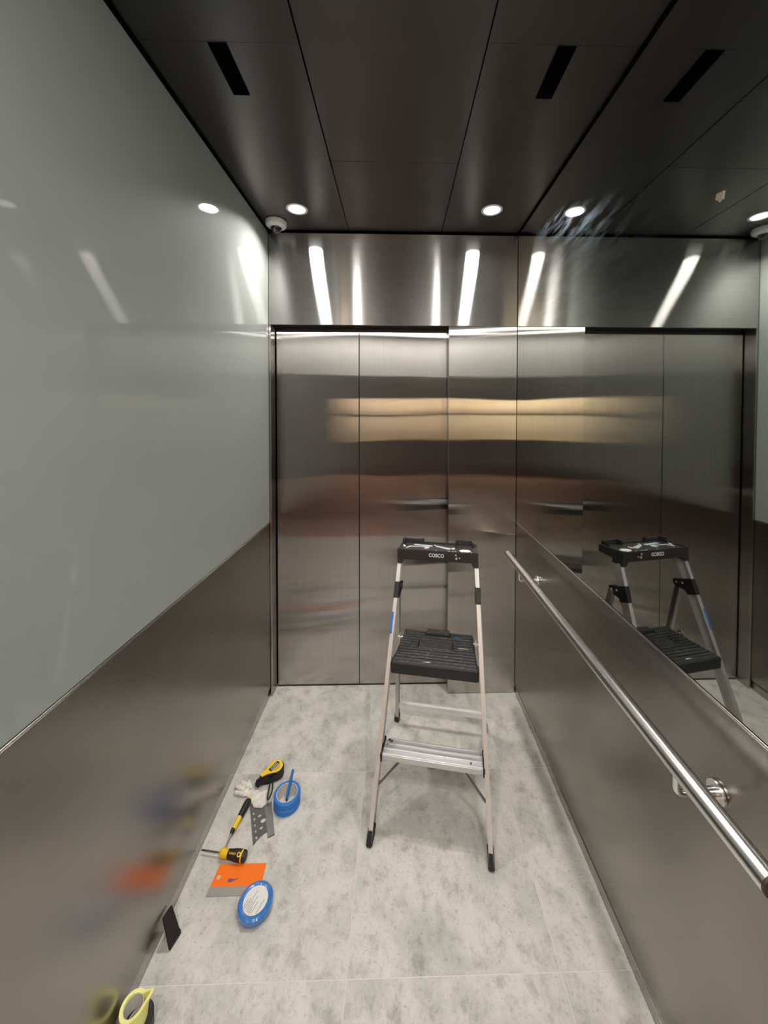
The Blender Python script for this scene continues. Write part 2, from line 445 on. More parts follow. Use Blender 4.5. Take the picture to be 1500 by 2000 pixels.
for x in (NX0-0.04, NX1): obj('niche_side', bbox((x, LB-0.30, NZ0), (x+0.04, LB-0.06, NZ1)), 'lobby_cream', wlob, smooth=0)
struct('wall_lobby_left', bbox((-3.46, LB-0.06, 0), (-3.4, YR-0.1, 2.7)), 'lobby_wood')
struct('wall_lobby_right', bbox((2.0, LB-0.06, 0), (2.06, YR-0.1, 2.7)), 'lobby_wood')
struct('wall_lobby_front', bbox((-3.46, YR-0.14, 0), (XL-0.06, YR-0.09, 2.7)), 'lobby_plaster')
struct('wall_lobby_side', bbox((XR+0.06, YR-0.14, 0), (2.06, YR-0.09, 2.7)), 'lobby_plaster')
struct('ceiling_lobby', bbox((-3.46, LB-0.06, 2.7), (2.06, YR-0.05, 2.74)), 'lobby_plaster')
struct('floor_lobby', bbox((-3.46, LB-0.35, -0.08), (2.06, YR-0.04, 0.0)), 'lobby_floor')
for z in (NZ1-0.02, 1.55):
    ld = bpy.data.lights.new('niche_lamp', 'AREA'); ld.shape = 'RECTANGLE'; ld.size = 1.2; ld.size_y = 0.05
    ld.energy = NICHE; ld.color = (1.0, 0.88, 0.70)
    lo = bpy.data.objects.new('niche_lamp', ld); C.objects.link(lo); lo.location = ((NX0+NX1)/2, LB-0.06, z)
    lo.rotation_euler = (math.radians(-35), 0, 0)
ld = bpy.data.lights.new('lobby_lamp', 'AREA'); ld.shape = 'SQUARE'; ld.size = 0.6; ld.energy = LOBBY; ld.color = (1.0, 0.90, 0.80)
lo = bpy.data.objects.new('lobby_lamp', ld); C.objects.link(lo); lo.location = (-0.5, -3.6, 2.69)

# ------------------------------------------------------------------ downlights
def downlight(x, y, label, watts, spread):
    t = thing('recessed_downlight', label, 'ceiling light', (x, y, HC), group='recessed ceiling downlights')
    bm = bmesh.new(); lathe(bm, [(0.040, 0.0), (0.052, -0.0005), (0.0525, -0.0025), (0.050, -0.004), (0.042, -0.0035), (0.040, 0.0)], 40)
    obj('trim_ring', bm, 'lamp_trim', t)
    bm = bmesh.new(); lathe(bm, [(0.0, -0.0032), (0.030, -0.0030), (0.0415, -0.0022), (0.0415, -0.0005)], 40)
    obj('lens', bm, 'lamp_lens', t)
    ld = bpy.data.lights.new('downlight', 'AREA'); ld.shape = 'DISK'; ld.size = 0.082; ld.energy = watts
    ld.spread = math.radians(spread); ld.color = (1.0, 0.965, 0.92)
    lo = bpy.data.objects.new('downlight', ld); C.objects.link(lo); lo.location = (x, y, HC-0.0045)
downlight(-0.498, 1.876, 'lit round downlight in the ceiling next to the dome camera', LAMP, 134)
downlight(0.470, 1.859, 'lit round downlight in the ceiling next to the mirrored wall', LAMP, 134)
downlight(-0.490, -0.300, 'lit round downlight in the ceiling by the rear doorway, glass wall side', LAMP_REAR, 179)
downlight(0.470, -0.300, 'lit round downlight in the ceiling by the rear doorway, mirror side', LAMP_REAR, 179)

# ------------------------------------------------------------------ ceiling vents
def vent(x0, x1, y0, y1, label):
    t = thing('ceiling_vent', label, 'vent', ((x0+x1)/2, (y0+y1)/2, HC), group='slot vents in the ceiling')
    bm = bmesh.new(); f = 0.004
    for a, b in (((x0, y0), (x0+f, y1)), ((x1-f, y0), (x1, y1)), ((x0+f, y0), (x1-f, y0+f)), ((x0+f, y1-f), (x1-f, y1))):
        box(bm, (*a, HC-0.003), (*b, HC-0.0002))
    obj('frame', bm, 'vent_black', t, world=True, smooth=0)
    obj('backing', bbox((x0+f, y0+f, HC-0.0012), (x1-f, y1-f, HC-0.0003)), 'vent_black', t, world=True, smooth=0)
    n = 5
    for k in range(n):
        xa = x0+f+(x1-x0-2*f)*(k+0.25)/n
        obj('slat', bbox((xa, y0+f, HC-0.003), (xa+0.0045, y1-f, HC-0.0013)), 'vent_black', t, world=True, smooth=0)
vent(-0.521, -0.471, 1.052, 1.217, 'narrow black slot vent in the ceiling on the grey glass wall side')
vent(0.444, 0.495, 1.037, 1.206, 'narrow black slot vent in the ceiling on the mirror side')

# ------------------------------------------------------------------ dome camera
t = thing('dome_camera', 'white dome security camera on the ceiling in the front corner', 'camera', (-0.640, 1.998, HC))
bm = bmesh.new()
lathe(bm, [(0.0, 0.0), (0.050, 0.0), (0.054, -0.004), (0.054, -0.017), (0.050, -0.026), (0.040, -0.031), (0.034, -0.036), (0.029, -0.036), (0.029, -0.02), (0.0, -0.02)], 48)
obj('housing', bm, 'camera_white', t)
bm = bmesh.new()
lathe(bm, [(0.0285, -0.0195)] + [(0.0285*math.cos(a), -0.034-0.0285*math.sin(a)) for a in [i*math.pi/16 for i in range(8)]] + [(0.0, -0.0625)], 40)
obj('dome', bm, 'camera_dome', t)
for a in (0.6, 2.7, 4.8):
    M = Matrix.Translation((0.047*math.cos(a), 0.047*math.sin(a), -0.0265))
    bm = bmesh.new(); lathe(bm, [(0.0, 0.0), (0.003, 0.0), (0.003, -0.0018), (0.0, -0.0018)], 10, M)
    obj('screw', bm, 'shank', t)

# ------------------------------------------------------------------ handrail
t = thing('handrail', 'round brushed steel handrail on the right wall below the mirror', 'handrail', (XR, 1.25, 0.866))
RX, RZ, RR = 0.587, 0.8655, 0.019
bm = bmesh.new(); y0, y1 = 0.546, 1.936
tube(bm, [(RX, y0+0.004, RZ), (RX, y1-0.004, RZ)], RR, 40)
obj('rail', bm, 'rail_steel', t, world=True)
for y, s in ((y0, 1), (y1, -1)):
    bm = bmesh.new(); tube(bm, [(RX, y+s*0.004, RZ), (RX, y+s*0.0012, RZ), (RX, y, RZ)], [RR, RR, RR-0.0012], 40)
    obj('end_cap', bm, 'end_dark', t, world=True)
for y in (0.750, 1.750):
    zb = 0.806
    bm = bmesh.new(); pts = [(XR-0.004, y, zb)]
    pts += [(RX+0.014, y, zb)]
    for k in range(1, 7):
        a = k/6*math.pi/2; pts.append((RX+0.014-0.014*math.sin(a), y, zb+0.014*(1-math.cos(a))))
    pts.append((RX, y, RZ-RR+0.003))
    tube(bm, pts, 0.0065, 16)
    arm = obj('bracket', bm, 'rail_steel', t, world=True)
    bm = bmesh.new(); M = Matrix.Translation((XR-0.0005, y, zb)) @ Matrix.Rotation(-math.pi/2, 4, 'Y')
    lathe(bm, [(0.0, 0.0), (0.0225, 0.0), (0.0230, 0.001), (0.0230, 0.006), (0.0220, 0.0075), (0.011, 0.0075), (0.010, 0.024), (0.0, 0.024)], 36, M)
    bm.transform(WORLD[t.name].inverted())
    obj('flange', bm, 'rail_steel', arm)

# ------------------------------------------------------------------ step ladder (local frame: x across, y backwards, origin between the front feet)
TH = math.radians(-10.7)
L = thing('step_ladder', 'aluminium folding step ladder with black platform and paint splashed black tray', 'ladder', (0.1152, 1.298, 0), TH)
KY = 0.388
def front_pt(z, s): return Vector((s*(0.2215-0.0520*z), KY*z, z))
LD = Vector((0, KY, 1)).normalized(); LN = Vector((0, 1, -KY)).normalized()     # along the leg, and square to it towards the back
def channel(bm, p0, p1, nrm, s, wid, dep, th):
    """open C channel from p0 to p1, web on the outer side, front face centred on the line"""
    secs = []
    for p in (p0, p1):
        p = Vector(p); x = Vector((1, 0, 0))*s; h = wid/2
        q = [(h, 0), (-h, 0), (-h, th), (h-th, th), (h-th, dep-th), (-h, dep-th), (-h, dep), (h, dep)]
        secs.append([p + x*a + nrm*b for a, b in q])
    sweep(bm, secs)
def legbox(bm, z0, z1, s, wid, d0, d1, taper=0.0):
    secs = []
    for z, k in ((z0, 1.0), (z1, 1.0-taper)):
        p = front_pt(z, s); x = Vector((1, 0, 0))
        h = wid/2*k
        secs.append([p + x*a + LN*b for a, b in ((-h, d0), (h, d0), (h, d1), (-h, d1))])
    sweep(bm, secs)
for s in (-1, 1):
    bm = bmesh.new(); channel(bm, front_pt(0.012, s), front_pt(0.955, s), LN, s, 0.0165, 0.046, 0.0022)
    lg = obj('front_leg', bm, 'aluminium', L)
    bm = bmesh.new(); legbox(bm, 0.0, 0.050, s, 0.024, -0.003, 0.050, 0.06)
    for v in bm.verts:
        if v.co.z < 0.004 or v.co.z < 0.02: v.co.z = 0.0015
    bmesh.ops.bevel(bm, geom=bm.edges[:], offset=0.004, segments=2, affect='EDGES')
    obj('foot', bm, 'rubber', lg)
    # hinge bracket: band round the leg and a rounded plate reaching back to the rear leg
    bm = bmesh.new(); legbox(bm, 0.788, 0.850, s, 0.0215, -0.002, 0.048)
    xi = s*(0.2215-0.052*0.82)
    zc = 0.806; poly = []
    for k in range(9):
        a = math.pi/2 - k*math.pi/8; poly.append((0.402+0.017*math.cos(a), zc+0.017*math.sin(a)))
    p0 = front_pt(0.790, s) + LN*0.02; p1 = front_pt(0.846, s) + LN*0.02
    poly += [(p0.y, p0.z), (p1.y, p1.z)]
    M = Matrix(((0, 0, 1, xi), (1, 0, 0, 0), (0, 1, 0, 0), (0, 0, 0, 1)))
    prism(bm, poly, -0.0125, 0.0125, M)
    br = obj('hinge_bracket', bm, 'grip_black', L)
    for yy, zz in ((0.400, 0.807), (0.370, 0.815)):
        for side in (-1, 1):
            bm = bmesh.new(); lathe(bm, [(0.0, 0.0025), (0.004, 0.0018), (0.005, 0.0), (0.0, 0.0)], 12, Matrix.Translation((xi+side*0.0125, yy, zz)) @ Matrix.Rotation(side*math.pi/2, 4, 'Y'))
            obj('rivet', bm, 'zinc', br)
    # rear leg
    top = Vector((s*0.186, 0.400, 0.806)); bot = Vector((s*0.2235, 0.583, 0.012))
    n = Vector((0, 1, 0.22)).normalized()
    bm = bmesh.new(); channel(bm, bot-n*0.012, top-n*0.012, n, s, 0.018, 0.026, 0.002)
    rl = obj('rear_leg', bm, 'aluminium_dull', L)
    bm = bmesh.new(); box(bm, (s*0.2245-0.0125, 0.566, 0.001), (s*0.2245+0.0125, 0.606, 0.034))
    bmesh.ops.bevel(bm, geom=bm.edges[:], offset=0.004, segments=2, affect='EDGES')
    obj('foot', bm, 'rubber', rl)
bm = bbox((-0.209, 0.548, 0.092), (0.209, 0.566, 0.122), 0.002)
obj('rear_crossbar', bm, 'aluminium_rib', L)
# lower tread with ribs and end caps
ZS = 0.2625
bm = bbox((-0.196, 0.101, ZS-0.022), (0.196, 0.182, ZS), 0.0025)
st = obj('lower_step', bm, 'aluminium_bright', L)
for k in range(4):
    yy = 0.106+k*0.0235
    obj('tread_rib', bbox((-0.194, yy-0.0022, ZS-0.001), (0.194, yy+0.0022, ZS+0.0045), 0.0008), 'aluminium_rib', st)
for s in (-1, 1):
    bm = bbox((s*0.1985-0.004, 0.0965, ZS-0.026), (s*0.1985+0.004, 0.186, ZS+0.006), 0.003)
    obj('end_cap', bm, 'rubber', st)
for (x, y, r) in ((-0.178, 0.172, 0.005), (-0.168, 0.166, 0.004), (-0.184, 0.150, 0.003), (0.15, 0.12, 0.003), (0.05, 0.13, 0.003)):
    bm = bmesh.new(); lathe(bm, [(0, 0.0007), (r*0.7, 0.0006), (r, 0)], 9, Matrix.Translation((x, y, ZS+0.0033)) @ Matrix.Diagonal((1, 1.5, 1, 1)))
    obj('paint_speck', bm, 'grip_black', st)
for s in (-1, 1):
    a = Vector((s*0.2035, 0.085, 0.160)); b = Vector((s*0.118, 0.118, ZS-0.021))
    d, sd, u = frame_of(b-a); bm = bmesh.new()
    sweep(bm, [[p+sd*i+u*j for i, j in ((-0.006, -0.0018), (0.006, -0.0018), (0.006, 0.0018), (-0.006, 0.0018))] for p in (a, b)])
    obj('brace', bm, 'aluminium_dull', L)
# platform
ZP = 0.572
poly = [(-0.176, 0.197), (0.176, 0.197), (0.181, 0.202), (0.181, 0.238), (0.168, 0.262), (0.161, 0.440), (0.153, 0.452), (-0.153, 0.452), (-0.161, 0.440), (-0.168, 0.262), (-0.181, 0.238), (-0.181, 0.202)]
bm = bmesh.new(); prism(bm, poly, ZP-0.030, ZP-0.004)
bmesh.ops.bevel(bm, geom=[e for e in bm.edges if abs(e.verts[0].co.z-e.verts[1].co.z) < 1e-5], offset=0.004, segments=2, affect='EDGES')
pf = obj('platform', bm, 'rubber', L)
bm = bbox((-0.181, 0.1965, ZP-0.050), (0.181, 0.240, ZP-0.0010), 0.007, 3)
obj('front_lip', bm, 'rubber', pf)
ys = [0.2475+0.0186*k for k in range(11)]
for y in (0.2105, 0.2285): obj('tread_rib', bbox((-0.172, y-0.0066, ZP-0.004), (0.172, y+0.0066, ZP+0.0012), 0.0016, 1), 'worn_black', pf)
for k, y in enumerate(ys):
    wx = 0.170 - 0.012*(y-0.24)/0.2
    spans = [(-wx, wx)]
    if 4 <= k <= 6: spans = [(-wx, -0.082), (0.072, wx)]
    if k >= 9: spans = [(-wx, -0.060), (0.058, wx)]
    for a, b in spans:
        obj('tread_rib', bbox((a, y-0.0066, ZP-0.006), (b, y+0.0066, ZP+0.0015), 0.0016, 1), 'worn_black', pf)
obj('tread_pad', bbox((-0.080, 0.3125, ZP-0.006), (0.070, 0.368, ZP+0.0010), 0.002, 1), 'worn_black', pf)
obj('catch_block', bbox((-0.055, 0.416, ZP-0.008), (0.053, 0.455, ZP+0.006), 0.003, 2), 'worn_black', pf)
for s in (-1, 1):
    bm = bmesh.new(); M = Matrix(((0, 0, 1, s*0.172), (1, 0, 0, 0), (0, 1, 0, 0), (0, 0, 0, 1)))
    yq = 0.372
    prism(bm, [(yq-0.018, ZP-0.03), (yq+0.012, ZP-0.03), (yq+0.022, ZP+0.004), (yq+0.004, ZP+0.016), (yq-0.014, ZP-0.002)], -0.0022, 0.0022, M)
    lk_ = obj('pivot_link', bm, 'zinc', pf)
    bm = bmesh.new(); tube(bm, [(s*0.160, yq+0.006, ZP-0.002), (s*0.182, yq+0.006, ZP-0.002)], 0.006, 12); obj('pivot_pin', bm, 'zinc', lk_)
def tilt(bm):
    for v in bm.verts:
        if v.co.z > 0.9535: v.co.z -= max(0.0, v.co.y-0.352)/0.145*0.0125
    return bm
def splash(pts, z, mat, parent, name='paint_splash', th=0.0008, label=None):
    bm = bmesh.new(); prism(bm, pts, z, z+th)
    if z > 0.9: tilt(bm)
    return obj(name, bm, mat, parent, smooth=0, label=label)
def blob(cx, cy, rx, ry, n=12, j=0.25, rot=0.0):
    o = []
    for k in range(n):
        a = 2*math.pi*k/n; r = 1+random.uniform(-j, j)
        x, y = rx*r*math.cos(a), ry*r*math.sin(a)
        o.append((cx+x*math.cos(rot)-y*math.sin(rot), cy+x*math.sin(rot)+y*math.cos(rot)))
    return o
splash(blob(0.087, 0.405, 0.016, 0.009, 11, 0.4), ZP+0.0006, 'pen_blue', pf, 'tape_scrap', label='torn scrap of blue tape')
splash(blob(-0.033, 0.216, 0.018, 0.0035, 12, 0.15, 0.1), ZP, 'paint_white', pf, label='white paint dash')
splash(blob(-0.030, 0.268, 0.005, 0.006, 9, 0.2), ZP+0.0006, 'paint_tan', pf)
splash(blob(0.115, 0.330, 0.024, 0.005, 12, 0.35), ZP+0.0006, 'paint_tan', pf)
# top tray, its upper surface falling slightly towards the back
ZT, ZB = 0.992, 0.945
tr_poly = [(-0.176, 0.349), (0.174, 0.349), (0.180, 0.355), (0.176, 0.495), (0.168, 0.503), (-0.172, 0.503), (-0.180, 0.495), (-0.182, 0.355)]
bm = bmesh.new(); prism(bm, tr_poly, ZB+0.002, ZT-0.007)
bmesh.ops.bevel(bm, geom=[e for e in bm.edges if abs(e.verts[0].co.z-e.verts[1].co.z) > 0.01], offset=0.004, segments=3, affect='EDGES')
tray = obj('tray', tilt(bm), 'black_plastic', L)
bm = bmesh.new()
for a, b in (((-0.178, 0.349), (0.178, 0.357)), ((-0.182, 0.352), (-0.173, 0.500)), ((0.171, 0.352), (0.180, 0.500)), ((-0.178, 0.494), (0.174, 0.503))):
    box(bm, (*a, ZB), (*b, ZT))
bmesh.ops.bevel(bm, geom=bm.edges[:], offset=0.0018, segments=2, affect='EDGES')
obj('rim', tilt(bm), 'black_plastic', tray)
for s in (-1, 1):
    bm = bmesh.new()
    xo = s*0.181; M = Matrix(((1, 0, 0, 0), (0, 0, -1, 0), (0, 1, 0, 0), (0, 0, 0, 1)))
    poly = [(xo, ZB+0.012), (xo, ZB-0.020), (s*0.158, ZB-0.020), (s*0.154, ZB-0.010), (s*0.148, ZB+0.004)]
    prism(bm, poly if s < 0 else poly[::-1], -0.412, -0.350, M)
    bmesh.ops.bevel(bm, geom=bm.edges[:], offset=0.0015, segments=2, affect='EDGES')
    obj('leg_socket', bm, 'black_plastic', tray)
# raised holders along the back of the tray
bm = bmesh.new()
box(bm, (-0.176, 0.462, ZT-0.004), (-0.165, 0.505, ZT+0.018)); box(bm, (-0.165, 0.494, ZT-0.004), (-0.075, 0.505, ZT+0.013)); box(bm, (-0.082, 0.486, ZT-0.004), (-0.075, 0.505, ZT+0.018))
bmesh.ops.bevel(bm, geom=bm.edges[:], offset=0.0018, segments=2, affect='EDGES')
obj('tool_holder', tilt(bm), 'black_plastic', tray)
bm = bmesh.new()
box(bm, (0.075, 0.462, ZT-0.004), (0.083, 0.505, ZT+0.017)); box(bm, (0.083, 0.494, ZT-0.004), (0.155, 0.505, ZT+0.017)); box(bm, (0.155, 0.455, ZT-0.004), (0.163, 0.505, ZT+0.017))
bmesh.ops.bevel(bm, geom=bm.edges[:], offset=0.0018, segments=2, affect='EDGES')
obj('tool_holder', tilt(bm), 'black_plastic', tray)
zs = ZT-0.0068
splash([(-0.122, 0.462), (-0.112, 0.470), (-0.060, 0.462), (-0.034, 0.458), (-0.028, 0.448), (-0.040, 0.438), (-0.080, 0.446), (-0.120, 0.450)], zs, 'paint_pale', tray, label='pale grey paint stroke')
splash([(-0.020, 0.458), (-0.012, 0.460), (0.055, 0.428), (0.062, 0.416), (0.045, 0.404), (0.030, 0.414), (-0.010, 0.440)], zs, 'paint_pale', tray, label='pale grey paint stroke')
splash([(-0.132, 0.432), (-0.070, 0.434), (-0.062, 0.428), (-0.128, 0.424), (-0.146, 0.392), (-0.150, 0.396), (-0.138, 0.428)], zs, 'paint_white', tray)
splash([(-0.076, 0.436), (-0.050, 0.436), (-0.040, 0.418), (-0.052, 0.398), (-0.066, 0.402), (-0.062, 0.416), (-0.082, 0.424)], zs, 'paint_pale', tray)
splash(blob(0.122, 0.397, 0.026, 0.022, 20, 0.04), zs, 'paint_white', tray, label='round white paint patch')
splash(blob(0.068, 0.425, 0.008, 0.014, 10, 0.3), zs, 'paint_tan', tray)
splash(blob(-0.163, 0.430, 0.005, 0.022, 10, 0.3, 0.3), zs, 'paint_white', tray)
splash(blob(-0.02, 0.470, 0.004, 0.007, 9, 0.3), zs, 'paint_tan', tray)
for cx, cy, r in ((0.052, 0.3535, 0.0055), (0.068, 0.3535, 0.004), (0.081, 0.3535, 0.004), (-0.005, 0.353, 0.003), (0.108, 0.353, 0.005), (0.150, 0.353, 0.004)):
    splash(blob(cx, cy, r, 0.0022, 8, 0.2), ZT, 'paint_white', tray)
MF = Matrix(((1, 0, 0, 0), (0, 0, -1, 0.349), (0, 1, 0, 0), (0, 0, 0, 1)))        # text plane on the tray's front face
text('lettering', 'COSCO', 0.0225, MF @ Matrix.Translation((-0.004, ZB+0.0255, 0.0003)), 'white_print', tray, 0.0004, 0.068, 0.0006)
for cx, cz, r in ((0.084, 0.9625, 0.0055), (0.098, 0.966, 0.0035), (0.082, 0.978, 0.004)):
    bm = bmesh.new(); prism(bm, blob(cx, cz, r, r, 10, 0.25), 0, 0.0006, MF); obj('paint_splash', bm, 'paint_tan', tray, smooth=0)
# strip of blue tape on the left front leg
bm = bmesh.new()
secs = [[front_pt(z, -1) + Vector((1, 0, 0))*a + LN*b for a, b in ((-0.0093, -0.0008), (-0.001, -0.0008), (-0.001, -0.0002), (-0.0085, -0.0002), (-0.0085, 0.03), (-0.0093, 0.03))] for z in (0.656, 0.735)]
sweep(bm, secs); obj('tape_strip', bm, 'tape_blue', L, smooth=0, label='strip of blue tape')

# ------------------------------------------------------------------ rolls of tape on the floor
def tape_roll(x, y, z, ro, ri, h, label):
    t = thing('tape_roll', label, 'tape', (x, y, z), group='stacked blue tape rolls')
    bm = bmesh.new(); c = 0.0024
    lathe(bm, [(ri+0.002, 0.0), (ro-c, 0.0), (ro, c), (ro, h-c), (ro-c, h), (ri+0.002, h), (ri+0.002, 0.0)], 64); obj('tape', bm, 'tape_blue', t)
    bm = bmesh.new(); lathe(bm, [(ri, 0.0003), (ri+0.002, 0.0003), (ri+0.002, h-0.0003), (ri, h-0.0003), (ri, 0.0003)], 64); obj('core', bm, 'card_core', t)
tape_roll(-0.4500, 1.5030, 0.0005, 0.0525, 0.0395, 0.0235, 'lower roll of the blue tape stack, under the roll holding the marker')
tape_roll(-0.4497, 1.5045, 0.0243, 0.0525, 0.0395, 0.0235, 'upper roll of the blue tape stack, rim around the blue marker')
t = thing('marker', 'slim blue marker pen leaning upright inside the blue tape stack', 'pen', (-0.454, 1.512, 0))
a = Vector((-0.4555, 1.5105, 0.001)); b = Vector((-0.4405, 1.5605, 0.0890)); d = (b-a)
bm = bmesh.new(); tube(bm, [a+d*f for f in (0.10, 0.16, 0.97, 1.0)], [0.0046, 0.0056, 0.0056, 0.0044], 16); obj('barrel', bm, 'pen_blue', t, world=True)
bm = bmesh.new(); tube(bm, [a+d*f for f in (0.02, 0.06, 0.115)], [0.0020, 0.0042, 0.0050], 14); obj('tip', bm, 'rubber', t, world=True, label='black felt tip')

# ------------------------------------------------------------------ wrapped blue roll with label
rx, ry = -0.457, 1.183
t = thing('wrapped_tape_roll', 'shrink wrapped blue roll with round white label, lying against the orange scraper', 'tape', (rx, ry, 0.0035))
bm = bmesh.new()
lathe(bm, [(0.0, 0.0), (0.049, 0.0), (0.0535, 0.003), (0.0550, 0.010), (0.0535, 0.019), (0.049, 0.0225), (0.042, 0.0225), (0.0385, 0.0205), (0.0, 0.0200)], 64); obj('roll', bm, 'wrap_blue', t)
bm = bmesh.new(); lathe(bm, [(0.0, 0.0215), (0.0378, 0.0215), (0.0383, 0.0205)], 56); lab = obj('label_disc', bm, 'label_white', t, label='white round paper label')
ang = math.radians(66); M0 = Matrix.Rotation(ang, 4, 'Z')
for off, s0, s1 in ((0.022, -0.030, -0.008), (0.0165, -0.033, -0.002), (0.011, -0.028, 0.021), (0.0055, -0.033, -0.006), (0.0, -0.034, 0.010), (-0.005, -0.034, -0.018), (-0.0105, -0.032, 0.0), (-0.0255, -0.026, 0.012)):
    bm = bmesh.new(); box(bm, (s0, off-0.0007, 0.0215), (s1, off+0.0007, 0.0217), M0); obj('print_line', bm, 'print_grey', lab, smooth=0)

# ------------------------------------------------------------------ orange scraper
t = thing('scraper', 'flat orange scraper with a grey steel blade edge beside the wrapped roll', 'scraper', (-0.545, 1.26, 0))
bm = bmesh.new(); prism(bm, [(-0.631, 1.237), (-0.460, 1.237), (-0.4630, 1.301), (-0.626, 1.301)], 0.0004, 0.0030)
bmesh.ops.bevel(bm, geom=bm.edges[:], offset=0.0008, segments=1, affect='EDGES')
obj('handle_plate', bm, 'orange_plastic', t, world=True)
bm = bmesh.new(); prism(bm, [(-0.6325, 1.212), (-0.4600, 1.213), (-0.4600, 1.238), (-0.6310, 1.238)], 0.0003, 0.0026); obj('blade', bm, 'blade_steel', t, world=True, smooth=0)
bm = bmesh.new(); prism(bm, blob(-0.613, 1.262, 0.0062, 0.0062, 18, 0.0), 0.0029, 0.0033); obj('hang_hole', bm, 'paint_tan', t, world=True, smooth=0, label='pale hang hole')
bm = bmesh.new(); prism(bm, [(-0.578, 1.253), (-0.574, 1.258), (-0.564, 1.257), (-0.556, 1.256), (-0.544, 1.259), (-0.544, 1.257), (-0.558, 1.252), (-0.566, 1.248), (-0.575, 1.248)], 0.0029, 0.0034); obj('ink_mark', bm, 'ink_violet', t, world=True, smooth=0)

# ------------------------------------------------------------------ screwdrivers
def axis_matrix(a, b):
    d, s, u = frame_of(Vector(b)-Vector(a))
    return Matrix(((s.x, u.x, d.x, a[0]), (s.y, u.y, d.y, a[1]), (s.z, u.z, d.z, a[2]), (0, 0, 0, 1)))
A = Vector((-0.624, 1.402, 0.013)); B = Vector((-0.6065, 1.512, 0.0145))
t = thing('screwdriver', 'long slim screwdriver with black and yellow handle, end tucked by the glove', 'screwdriver', (-0.62, 1.42, 0), group='black and yellow screwdrivers')
M = axis_matrix(A, B); Lh = (B-A).length
bm = bmesh.new(); lathe(bm, [(0.0, -0.014), (0.0055, -0.014), (0.0075, -0.009), (0.0078, 0.0), (0.0, 0.0)], 24, M); obj('ferrule', bm, 'grip_black', t, world=True)
bm = bmesh.new(); lathe(bm, [(0.0, 0.0), (0.0082, 0.0), (0.0090, 0.010), (0.0088, 0.030), (0.0096, 0.042), (0.0, 0.042)], 24, M); obj('collar', bm, 'tool_yellow', t, world=True, label='yellow collar')
bm = bmesh.new(); lathe(bm, [(0.0, 0.038), (0.0099, 0.042), (0.0115, 0.056), (0.0128, 0.080), (0.0122, Lh-0.010), (0.0092, Lh-0.002), (0.0, Lh)], 24, M); obj('grip', bm, 'grip_black', t, world=True)
bm = bmesh.new(); lathe(bm, [(0.0, Lh-0.001), (0.0070, Lh-0.0005), (0.0085, Lh-0.005), (0.0098, Lh-0.006), (0.0100, Lh-0.001), (0.0070, Lh+0.003), (0.0, Lh+0.003)], 24, M); obj('end_cap', bm, 'tool_yellow', t, world=True)
S0 = A+(A-B).normalized()*0.012; S1 = Vector((-0.6300, 1.3395, 0.0035))
bm = bmesh.new(); tube(bm, [S0, S0.lerp(S1, 0.85), S1], [0.0027, 0.0027, 0.0030], 12); obj('shank', bm, 'shank', t, world=True)

A = Vector((-0.6330, 1.3235, 0.0165)); B = Vector((-0.5390, 1.3090, 0.0182))
t = thing('screwdriver', 'stubby fat black and yellow screwdriver with shaft pointing at the left wall', 'screwdriver', (-0.59, 1.32, 0), group='black and yellow screwdrivers')
M = axis_matrix(A, B); Lh = (B-A).length
bm = bmesh.new(); lathe(bm, [(0.0, -0.003), (0.0105, -0.003), (0.0136, 0.001), (0.0148, 0.010), (0.0134, 0.022), (0.0135, 0.0285), (0.0, 0.0285)], 32, M); obj('collar', bm, 'safety_yellow', t, world=True, label='yellow collar')
bm = bmesh.new(); lathe(bm, [(0.0, 0.028), (0.0130, 0.028), (0.0138, 0.038), (0.0160, 0.055), (0.0170, 0.068), (0.0166, Lh-0.006), (0.0145, Lh-0.001), (0.0, Lh-0.001)], 32, M); gp = obj('grip', bm, 'grip_black', t, world=True)
bm = bmesh.new(); lathe(bm, [(0.0165, Lh-0.016), (0.0174, Lh-0.015), (0.0174, Lh-0.0115), (0.0165, Lh-0.0105), (0.0165, Lh-0.016)], 32, M); obj('band', bm, 'tool_yellow', t, world=True, label='yellow band round the grip end')
ax = (B-A).normalized(); tocam = Vector((0.42, -0.52, 0.74)); up = (tocam-ax*tocam.dot(ax)).normalized(); sd = up.cross(ax).normalized()
ring = A+ax*(Lh-0.021)+up*0.0162
Mr = Matrix(((ax.x, sd.x, up.x, ring.x), (ax.y, sd.y, up.y, ring.y), (ax.z, sd.z, up.z, ring.z), (0, 0, 0, 1)))
bm = bmesh.new(); lathe(bm, [(0.0038, -0.001), (0.0066, -0.001), (0.0066, 0.0016), (0.0038, 0.0016), (0.0038, -0.001)], 24, Mr); obj('ring_mark', bm, 'tool_yellow', t, world=True)
tp = A+ax*(Lh-0.046)+up*0.0160
Mt = Matrix(((ax.x, -sd.x*-1, up.x, tp.x), (ax.y, -sd.y*-1, up.y, tp.y), (ax.z, -sd.z*-1, up.z, tp.z), (0, 0, 0, 1)))
text('lettering', 'STANLEY', 0.0075, WORLD[t.name].inverted() @ Mt, 'tool_yellow', t, 0.0009, 0.026)
bm = bmesh.new(); S1 = Vector((-0.7095, 1.3360, 0.0140)); tube(bm, [A-ax*0.002, A.lerp(S1, 0.9), S1], [0.0029, 0.0029, 0.0022], 12); obj('shank', bm, 'shank', t, world=True)

